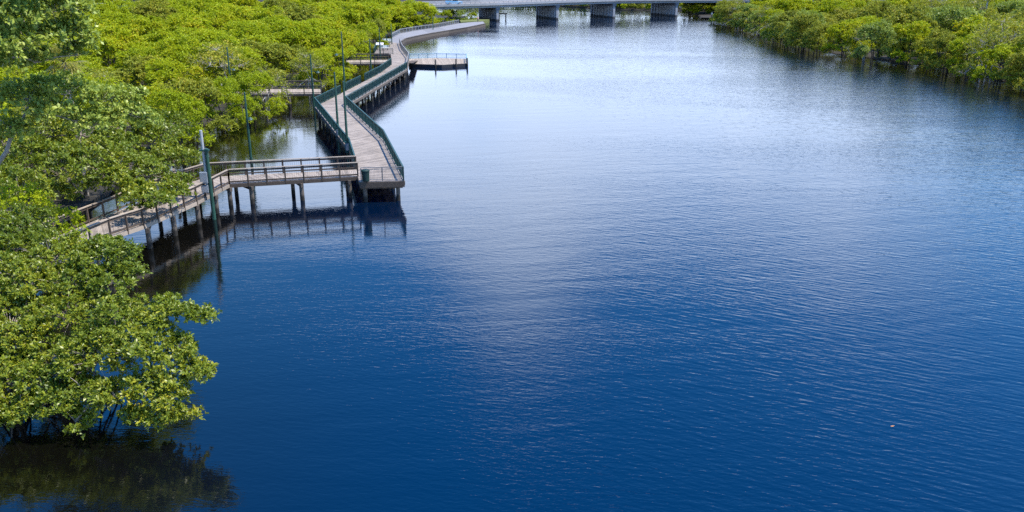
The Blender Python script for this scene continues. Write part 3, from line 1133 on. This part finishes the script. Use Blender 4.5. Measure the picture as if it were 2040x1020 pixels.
def make_tree(name, clumps, base, mat, bark, seed, fork=0.35, leafL=0.13, leafW=0.42, sub_density=12, sub_r=0.45, ros=24, per=7, squash=0.75,
              roots=0, trunk_r=0.16, twigs=3, origin=None, parent_kind='tree', limb_r=0.5, trunks=1):
    """crown and trunk meshes built about the base; returns the root Empty"""
    rg = np.random.default_rng(seed)
    base = Vector(base)
    rel = [(c[0] - base.x, c[1] - base.y, c[2] - base.z, c[3]) for c in clumps]
    subs, pts, nor = crown_points(rg, rel, sub_density, sub_r, ros, squash)
    args = rosettes(rg, pts, nor, per, leafL, leafW)
    me = leaf_mesh('crown', *args, mat)
    root = bpy.data.objects.new(name, None)
    COL.objects.link(root)
    root.location = base
    cr = bpy.data.objects.new('crown', me)
    COL.objects.link(cr)
    cr.parent = root
    # wood
    b = MB()
    cz = max(c[2] for c in rel)
    cen = Vector((sum(c[0] for c in rel) / len(rel), sum(c[1] for c in rel) / len(rel), 0))
    forks = []
    for k in range(trunks):
        st = Vector((rg.uniform(-.5, .5) * (k > 0) * 2, rg.uniform(-.5, .5) * (k > 0) * 2, -0.5))
        fk = Vector((cen.x * 0.35 + st.x, cen.y * 0.35 + st.y, cz * fork))
        limb(b, st, fk, trunk_r, trunk_r * 0.75, rg, 0.15)
        forks.append(fk)
    order = sorted(range(len(rel)), key=lambda i: (Vector(rel[i][:3]) - forks[0]).length)
    tips = [(f, trunk_r * 0.7) for f in forks]
    for i in order:
        c = Vector(rel[i][:3])
        src, rs = min(tips, key=lambda t: (t[0] - c).length + 0.35 * abs(t[0].z - c.z))
        re = max(0.02, rs * 0.62)
        limb(b, src, c, rs * 0.8, re, rg, 0.22)
        tips.append((c, re))
    if twigs:
        near = {}
        for s_ in subs[:: max(1, int(4 / twigs))]:
            c, rs = min(tips, key=lambda t: (t[0] - Vector(s_[:3])).length)
            limb(b, c, s_[:3], max(0.012, rs * 0.3), 0.008, rg, 0.25, 3, 5)
    tr = b.build('trunk', bark)
    tr.parent = root
    if roots:
        b = MB()
        for k in range(roots):
            a = rg.uniform(0, 2 * math.pi)
            z0 = rg.uniform(0.6, 1.8)
            rr = rg.uniform(0.7, 2.2)
            fk = forks[k % len(forks)]
            p0 = Vector((fk.x * z0 / max(fk.z, .1), fk.y * z0 / max(fk.z, .1), z0))
            p2 = Vector((p0.x + math.cos(a) * rr, p0.y + math.sin(a) * rr, -0.9))
            p1 = lerp(p0, p2, .55) + up * (0.55 * z0 + .3)
            pts_ = [lerp(lerp(p0, p1, t), lerp(p1, p2, t), t) for t in (0, .2, .4, .6, .8, 1)]
            b.tube(pts_, [.05, .045, .04, .035, .032, .03], 6)
        rt = b.build('prop_roots', MAT['bark_dark'])
        rt.parent = root
    return root


def cl(*rows):
    """rows (px, py, distance, radius) along a sight line"""
    return [(*PD(r[0], r[1], r[2]), r[3]) for r in rows]


# ---- near mangroves on the left
t = make_tree('mangrove_tree', cl((140, 640, 32.0, 1.5), (240, 640, 31.6, 1.2), (325, 632, 31.2, .85), (385, 628, 30.8, .5), (408, 634, 30.6, .3),
                                  (100, 735, 30.4, 1.5), (195, 720, 30.2, 1.4), (285, 700, 29.8, 1.1), (345, 730, 29.4, .85), (392, 745, 29.2, .45), (410, 742, 29.2, .25),
                                  (285, 775, 28.9, .85), (340, 795, 28.6, .75), (370, 828, 28.4, .5), (315, 845, 28.3, .6), (275, 835, 28.4, .45), (350, 770, 28.8, .6),
                                  (180, 800, 28.9, .9), (230, 790, 28.7, .8), (60, 690, 31, 1.3), (230, 690, 30.4, 1.1), (150, 840, 28.6, .5), (300, 650, 30.8, .8), (360, 690, 30, .5)),
              P(95, 790, 0), MAT['leaf_near'], MAT['bark'], 11, roots=16, trunks=3, fork=0.4, leafL=0.155, sub_density=22, sub_r=.33, ros=19)
tag(t, 'nearest mangrove leaning low over the dark water with yellowish branch tips', 'tree', 'near mangroves')
t = make_tree('mangrove_tree', cl((20, 505, 36.5, 1.5), (100, 525, 35.6, 1.5), (190, 530, 35.0, 1.2), (232, 512, 34.6, .8), (60, 580, 34.0, 1.8), (150, 575, 33.8, 1.5),
                                  (225, 565, 33.4, .9), (255, 548, 34, .6), (210, 500, 35.4, .6), (-40, 560, 34.5, 2.0), (50, 455, 38, 1.2)),
              P(20, 700, 0.3), MAT['leaf_near'], MAT['bark'], 12, roots=10, trunks=2, leafL=0.155, sub_density=22, sub_r=.33, ros=19)
tag(t, 'rounded mangrove standing directly in front of the footbridge', 'tree', 'near mangroves')
t = make_tree('mangrove_tree', cl((20, 660, 31.5, 1.6), (-60, 640, 32, 1.9), (30, 760, 29.6, 1.4), (-50, 760, 29.8, 1.7), (105, 800, 28.9, .8), (40, 815, 28.6, .7), (-30, 830, 28.4, 1.0), (160, 790, 29.2, .6)),
              P(10, 800, 0.1), MAT['leaf_near'], MAT['bark'], 13, roots=12, trunks=2, leafL=0.155, sub_density=22, sub_r=.33, ros=19)
tag(t, 'dense green mangrove at the near left edge above the dark shaded water', 'tree', 'near mangroves')
# behind the footbridge
t = make_tree('mangrove_tree', cl((345, 325, 60, 1.6), (372, 318, 59.5, .9), (300, 290, 62, 2.1), (330, 262, 65, 1.8), (250, 255, 62, 2.1), (250, 330, 57.5, 2.0), (300, 352, 56.5, 1.5),
                                  (310, 398, 52.6, 1.1), (352, 385, 54, .7), (270, 385, 53, 1.0), (365, 362, 57, .6), (215, 300, 59, 1.8), (318, 410, 51.6, .8), (275, 402, 51.4, .7)),
              P(285, 400, 0.1) + Vector((0, 6, 0)), MAT['leaf_near'], MAT['bark'], 14, leafL=0.24, ros=12, per=6, sub_density=14, sub_r=.42, trunks=2, roots=8)
tag(t, 'mangrove overhanging the far rail of the footbridge behind the utility post', 'tree', 'near mangroves')
t = make_tree('mangrove_tree', cl((180, 330, 54, 2.0), (120, 350, 52, 2.0), (205, 366, 56, 1.2), (110, 390, 54.5, 1.0), (60, 330, 52.5, 2.1), (40, 385, 48.5, 1.7), (160, 270, 57, 2.0),
                                  (85, 275, 56, 2.0), (10, 300, 53, 2.2), (-20, 380, 49, 2.0), (215, 360, 53, 1.2)),
              P(110, 420, 0.3) + Vector((0, 5, 0)), MAT['leaf_near'], MAT['bark'], 15, leafL=0.23, ros=12, per=6, sub_density=14, sub_r=.42, trunks=2)
tag(t, 'broad mangrove spreading over the shore end of the footbridge', 'tree', 'near mangroves')
t = make_tree('mangrove_tree', cl((60, 415, 43.5, 1.1), (20, 420, 42.5, 1.3), (95, 432, 44.0, .7), (-40, 430, 42.5, 1.6), (40, 455, 41, 1.2), (122, 445, 44.5, .75), (150, 482, 40, .7)),
              P(0, 560, 0.3), MAT['leaf_lime'], MAT['bark'], 16, leafL=0.15, ros=17, per=6, sub_density=10, sub_r=.5)
tag(t, 'small yellow-leaved mangrove between the footbridge shore end and the nearest trees', 'tree', 'near mangroves')
# tall broad-leaved trees at the top left
t = make_tree('broadleaf_tree', cl((40, 20, 42, 1.6), (105, 25, 43, 1.3), (60, 85, 42, 1.5), (130, 75, 43.5, 1.1), (155, 110, 44, .5), (15, 110, 41, 1.4), (70, 125, 43, .7), (-60, 40, 41, 2.0),
                                   (-50, 120, 41, 1.8), (60, -60, 42, 1.8), (140, 20, 44, .8), (165, 85, 44, .6)),
              Vector((-31, 40, 0.3)), MAT['leaf_green'], MAT['bark_pale'], 17, leafL=0.25, leafW=.5, ros=14, per=6, sub_density=12, sub_r=.5, trunk_r=.24, fork=.5, squash=.7)
tag(t, 'tall dark green broadleaf tree reaching out of the frame with bare grey limbs', 'tree', 'tall broadleaf trees')
t = make_tree('broadleaf_tree', cl((60, 200, 44, 1.4), (130, 190, 45, 1.4), (200, 205, 45.5, 1.2), (250, 225, 46, .9), (110, 230, 44, 1.2), (190, 250, 45, 1.2), (30, 260, 43, .8), (265, 200, 47, .7), (-40, 210, 43, 1.6), (300, 240, 47, .5)),
              Vector((-30.5, 43, 0.3)), MAT['leaf_green'], MAT['bark_pale'], 18, leafL=0.22, leafW=.5, ros=16, per=6, sub_density=11, sub_r=.5, trunk_r=.22, fork=.55, squash=.6)
tag(t, 'spreading broadleaf tree with pale silvery leaves below the tall tree', 'tree', 'tall broadleaf trees')


# ---- cabbage palm
def palm(px, py, Y, label, n=36, L=1.6):
    head = PD(px, py, Y)
    rg = np.random.default_rng(5)
    root = thing('palm_tree', Vector((head.x, head.y, 0.2)), label, 'palm')
    b = MB()
    b.tube([(head.x, head.y, -.2), (head.x + .1, head.y, head.z * .5), (head.x, head.y, head.z)], [.2, .16, .14], 10)
    b.build('trunk', MAT['bark'], root)
    b = MB()
    for k in range(n):
        a = rg.uniform(0, 2 * math.pi)
        e = rg.uniform(-0.7, 1.35)
        d = Vector((math.cos(a) * math.cos(e), math.sin(a) * math.cos(e), math.sin(e)))
        hub = head + d * L * .55
        b.tube([head, hub], [.025, .015], 5)
        s = d.cross(up).normalized()
        nrm = s.cross(d)
        for j in range(13):
            th = (j - 6) / 6 * 1.9
            dd = (d * math.cos(th) + s * math.sin(th)).normalized()
            ln = L * .62 * (1 - .22 * abs(th) / 1.9) * rg.uniform(.85, 1.1)
            ww = dd.cross(nrm).normalized() * .04
            tip = hub + dd * ln - up * ln * .28
            mid_ = hub + dd * ln * .6 - up * ln * .04
            b.add([hub, mid_ + ww, tip, mid_ - ww], [(0, 1, 2, 3)])
    b.build('crown', MAT['leaf_palm'], root)


palm(128, 124, 63, 'yellowish cabbage palm with fan fronds peeping out below the tall tree')


# ---- mangrove canopy: several grown patterns, then one object per tree
def pattern(seed, leafL, sub_density, sub_r, ros, per, mat, R0=3.6, H=6.2, leafW=.5, twigs=0.6, bark='bark_dark'):
    rg = random.Random(seed)
    clumps = []
    for k in range(15):
        a = rg.uniform(0, 2 * math.pi)
        q = math.sqrt(rg.uniform(0.0, 1.0)) * R0 * .78
        r = rg.uniform(0.8, 1.45) * R0 / 3.6
        z = H - 1.0 - 0.55 * (q / R0) ** 2 * H * .7 + rg.uniform(-.9, .7)
        clumps.append((math.cos(a) * q, math.sin(a) * q, max(1.0, z), r))
    for k in range(9):                                   # skirts down to the water
        a = k * math.pi / 4.5 + rg.uniform(-.4, .4)
        q = R0 * rg.uniform(.68, 1.0)
        clumps.append((math.cos(a) * q, math.sin(a) * q, rg.uniform(.55, 2.1), rg.uniform(.6, 1.15)))
    return make_tree('mangrove_tree', clumps, (0, 0, 0), mat, MAT[bark], seed, leafL=leafL, leafW=leafW, sub_density=sub_density, sub_r=sub_r, ros=ros, per=per,
                     trunks=3, fork=.4, twigs=twigs, squash=.8, trunk_r=.12)


PAT = {}
PAT['lime_mid'] = [pattern(40 + i, 0.18, 10, .46, 20, 5, MAT['leaf_lime']) for i in range(3)]
PAT['lime_far'] = [pattern(50 + i, 0.225, 9, .48, 17, 5, MAT['leaf_lime']) for i in range(4)]
PAT['olive'] = [pattern(60 + i, 0.225, 9, .48, 17, 5, MAT['leaf_olive']) for i in range(4)]
PAT['green'] = [pattern(70 + i, 0.225, 9, .50, 17, 5, MAT['leaf_green']) for i in range(2)]
PAT['twiggy'] = [pattern(80 + i, 0.24, 9, .5, 4, 5, MAT['leaf_olive'], twigs=4, bark='bark_pale') for i in range(2)]
used = set()


def place(kind, x, y, sc, label, group, rg, zs=1.0, name=None):
    src = rg.choice(PAT[kind])
    if src.name in used:
        r = src.copy()
        COL.objects.link(r)
        for chd in src.children:
            c = chd.copy()
            COL.objects.link(c)
            c.parent = r
    else:
        used.add(src.name)
        r = src
    r.location = (x, y, 0.1)
    r.rotation_euler = (0, 0, rg.uniform(0, 2 * math.pi))
    r.scale = (sc, sc, sc * zs)
    tag(r, label, 'tree', group)
    return r


def inside(poly, x, y):
    c = False
    n = len(poly)
    for i in range(n):
        x0, y0 = poly[i][:2]
        x1, y1 = poly[(i + 1) % n][:2]
        if (y0 > y) != (y1 > y) and x < (x1 - x0) * (y - y0) / (y1 - y0) + x0:
            c = not c
    return c


def seg_dist(poly, x, y):
    best = 1e9
    q = Vector((x, y))
    for a, c in zip(poly[:-1], poly[1:]):
        a, c = Vector(a[:2]), Vector(c[:2])
        t = max(0, min(1, (q - a).dot(c - a) / max((c - a).length_squared, 1e-6)))
        best = min(best, (q - (a + (c - a) * t)).length)
    return best


KEEP = [[(p.x, p.y) for p in Rp], [(p.x, p.y) for p in phi]]
SIDE = [[(P(505, 183, Z).x, P(505, 183, Z).y), (P(640, 183, Z).x, P(640, 183, Z).y)], [(P(690, 124, Z).x, P(690, 124, Z).y), (P(775, 124, Z).x, P(775, 124, Z).y)]]
rg = random.Random(21)
left_poly = LEFT_SHORE + [(-900, 500), (-900, 10)]
right_poly = RIGHT_SHORE + [(900, 420), (900, 90)]
spots = []


def free(x, y, d):
    return all((x - a) ** 2 + (y - c) ** 2 > d * d for a, c in spots)


def seen(x, y, h=5.5, m=90):
    u, v = project((x, y, h))
    return -m - 60 < u < 2040 + m + 60 and v > -70


# shore rows first, then the interior
n_left = 0
for i, q in enumerate(resample([Vector((*p, 0)) for p in LEFT_SHORE if 66 <= p[1] <= 272], 5.8)):
    x, y = q.x + 0.1 + rg.uniform(-.5, .5), q.y + rg.uniform(-1, 1)
    if not seen(x, y) or any(seg_dist(s, x, y) < (6.4 if y < s[0][1] else 4.2) for s in SIDE) or any(seg_dist(s, x, y) < 4.2 for s in KEEP):
        continue
    kind = 'lime_mid' if y < 135 else 'lime_far'
    if rg.random() < .25:
        kind = 'olive' if rg.random() < .6 else 'twiggy'
    spots.append((x, y))
    n_left += 1
    place(kind, x, y, rg.uniform(.72, .98), 'mangrove at the water edge of the left forest beside the boardwalk', 'shore mangroves of the left forest', rg)
y = 64.0
while y < 300:
    step = 7.2 + (y - 64) * 0.016
    x = -0.68 * y - 12
    while x < -20:
        jx, jy = x + rg.uniform(-.32, .32) * step, y + rg.uniform(-.32, .32) * step
        x += step
        if not inside(left_poly, jx, jy) or seg_dist(LEFT_SHORE, jx, jy) < 4.4 or not seen(jx, jy) or not free(jx, jy, step * .62):
            continue
        if any(seg_dist(s, jx, jy) < (6.6 if jy < s[0][1] else 4.4) for s in SIDE) or any(seg_dist(s, jx, jy) < 5 for s in KEEP):
            continue
        if (Vector((jx, jy, 0)) - B0).dot(nx) > -7 and jx > -60 or jx <= -50 and (Vector((jx, jy, 0)) - q0).dot(rn) > -9:
            continue
        kind = 'lime_mid' if y < 120 else 'lime_far'
        if rg.random() < (.22 if y < 150 else .12):
            kind = 'olive' if rg.random() < .75 else 'twiggy'
        elif rg.random() < .03:
            kind = 'green'
        spots.append((jx, jy))
        n_left += 1
        place(kind, jx, jy, rg.uniform(1.0, 1.25) * (1 + (y - 64) * .0016), 'lime green mangrove merging into the wide canopy of the left forest' if kind != 'green' else 'darker green tree standing in the lime canopy of the left forest',
              'canopy trees of the left forest', rg, rg.uniform(.66, 1.0))
    y += step * .9

n_right = 0
for i, q in enumerate(resample([Vector((*p, 0)) for p in RIGHT_SHORE if 118 <= p[1] <= 277], 5.6)):
    x, y = q.x - 0.2 + rg.uniform(-.6, .6), q.y + rg.uniform(-1, 1)
    if not seen(x, y):
        continue
    spots.append((x, y))
    n_right += 1
    place(rg.choice(['olive', 'olive', 'olive', 'lime_far', 'lime_far', 'green', 'twiggy']), x, y, rg.uniform(.8, 1.12), 'olive mangrove with shaded foot lining the water edge of the right bank', 'shore mangroves of the right bank', rg, rg.uniform(.95, 1.15))
y = 112.0
while y < 285:
    step = 8.0 + (y - 112) * 0.016
    x = 64.0
    while x < 0.68 * y + 14:
        jx, jy = x + rg.uniform(-.33, .33) * step, y + rg.uniform(-.33, .33) * step
        x += step
        if not inside(right_poly, jx, jy) or seg_dist(RIGHT_SHORE, jx, jy) < 4.6 or not seen(jx, jy) or not free(jx, jy, step * .62):
            continue
        rel = (Vector((jx, jy, 0)) - B0)
        if rel.dot(nx) > -6:
            continue
        kind = rg.choice(['olive', 'olive', 'olive', 'lime_far', 'lime_far', 'lime_far', 'lime_far', 'twiggy'])
        if rg.random() < .08:
            kind = 'green'
        spots.append((jx, jy))
        n_right += 1
        place(kind, jx, jy, rg.uniform(1.1, 1.5), 'yellow-green mangrove in the canopy behind the shore of the right bank' if kind != 'green' else 'dark green tree in the canopy behind the shore of the right bank',
              'canopy trees of the right bank', rg, rg.uniform(.7, 1.1))
    y += step * .9

for (x, y, sc) in [(-41, 247, 1.35), (-34.5, 249, 1.3), (-29.5, 246, 1.1), (-47, 251, 1.4)]:
    place('lime_far', x, y, sc, 'bright mangrove screening the left end of the bridge beside the path', 'mangroves in front of the left end of the bridge', rg, 1.05)
# trees seen past and under the bridge
for (x, y, kind, sc) in [(-20, 268, 'lime_far', .6), (-15.5, 274, 'green', .55), (-24, 262, 'lime_far', .7), (-12.5, 279, 'lime_far', .45), (-19, 279, 'olive', .55)]:
    place(kind, x, y, sc, 'small bush growing by the path end under the bridge', 'bushes under the left end of the bridge', rg)
for k, (x, y) in enumerate([(70, 322), (76, 330), (84, 335), (67, 334), (92, 338), (73, 345), (64, 318)]):
    place('olive' if k % 2 else 'lime_far', x, y, rg.uniform(.7, .95), 'green tree on the right bank seen below the bridge deck', 'trees beyond the right end of the bridge', rg)
def wood(name, label, points, kinds):
    """a far-off wood that reads as one mass: one object that grows the crown patterns on its points"""
    me = bpy.data.meshes.new(name)
    me.from_pydata([p[:3] for p in points], [], [])
    at = me.attributes.new('size', 'FLOAT', 'POINT')
    at.data.foreach_set('value', [p[3] for p in points])
    o = bpy.data.objects.new(name, me)
    COL.objects.link(o)
    g = bpy.data.node_groups.new(name, 'GeometryNodeTree')
    g.interface.new_socket('Geometry', in_out='INPUT', socket_type='NodeSocketGeometry')
    g.interface.new_socket('Geometry', in_out='OUTPUT', socket_type='NodeSocketGeometry')
    N_ = g.nodes.new
    gi, go = N_('NodeGroupInput'), N_('NodeGroupOutput')
    m2p, iop, join = N_('GeometryNodeMeshToPoints'), N_('GeometryNodeInstanceOnPoints'), N_('GeometryNodeGeometryToInstance')
    g.links.new(gi.outputs[0], m2p.inputs['Mesh'])
    for k in kinds:
        oi = N_('GeometryNodeObjectInfo')
        oi.transform_space = 'ORIGINAL'
        oi.inputs['Object'].default_value = k
        g.links.new(oi.outputs['Geometry'], join.inputs[0])
    na = N_('GeometryNodeInputNamedAttribute')
    na.data_type = 'FLOAT'
    na.inputs['Name'].default_value = 'size'
    rv = N_('FunctionNodeRandomValue')
    rv.data_type = 'FLOAT_VECTOR'
    rv.inputs[0].default_value = (0, 0, 0)
    rv.inputs[1].default_value = (0, 0, 6.28)
    ri = N_('FunctionNodeRandomValue')
    ri.data_type = 'INT'
    ri.inputs['Max'].default_value = len(kinds) - 1
    g.links.new(m2p.outputs[0], iop.inputs['Points'])
    g.links.new(join.outputs[0], iop.inputs['Instance'])
    iop.inputs['Pick Instance'].default_value = True
    g.links.new(rv.outputs[0], iop.inputs['Rotation'])
    g.links.new([q for q in na.outputs if q.name == 'Attribute' and q.enabled][0], iop.inputs['Scale'])
    g.links.new(iop.outputs[0], go.inputs[0])
    md = o.modifiers.new('grow', 'NODES')
    md.node_group = g
    return tag(o, label, 'wood', kind='stuff')


def crowns(*kinds):
    return [c for k in kinds for r_ in PAT[k] if r_.name in used for c in r_.children if c.name.startswith('crown')]


pts = []
shore2 = [Vector(p) for p in ((110, 336, 0), (66, 340, 0), (44, 354, 0), (25, 378, 0), (0, 412, 0), (-60, 500, 0))]
for q in resample(shore2, 6.5):
    for d in (2.5, 10, 18):
        pts.append((q.x + d * .5 + rg.uniform(-2, 2), q.y + d + rg.uniform(-1, 1), 0.1, rg.uniform(.85, 1.3)))
for k in range(60):
    x = -60 - k * 5.5
    q_ = q0 + rd * (k * 5.5 + 12) + rn * rg.uniform(24, 60)
    pts.append((q_.x, q_.y, .2, rg.uniform(.8, 1.3)))
wood('far_wood', 'far-off belt of trees beyond the bridge and road', pts, crowns('olive', 'lime_far'))


# ---- slender tree with a bare trunk on the right bank
sb = P(1951, 96, 0.3)
tall = [(sb.x + dx_, sb.y + dy_, z_, r_) for dx_, dy_, z_, r_ in ((0, 0, 11.6, 1.1), (.9, .2, 10.6, .8), (-1.0, 0, 10.9, .8), (.2, -.3, 9.8, .6), (-.4, .3, 12.5, .8), (1.2, 0, 12.0, .7))]
t = make_tree('slender_tree', tall, sb, MAT['leaf_olive'], MAT['bark_pale'], 31, leafL=.3, ros=9, per=5, sub_density=6, sub_r=.5, trunk_r=.2, fork=.78, twigs=1)
tag(t, 'slender tree with bare pale trunk rising above the right bank canopy', 'tree')

# unused patterns must not stay at the origin
for lst in PAT.values():
    for src in lst:
        if src.name not in used:
            for chd in list(src.children):
                bpy.data.objects.remove(chd)
            bpy.data.objects.remove(src)
print('trees left', n_left, 'right', n_right)
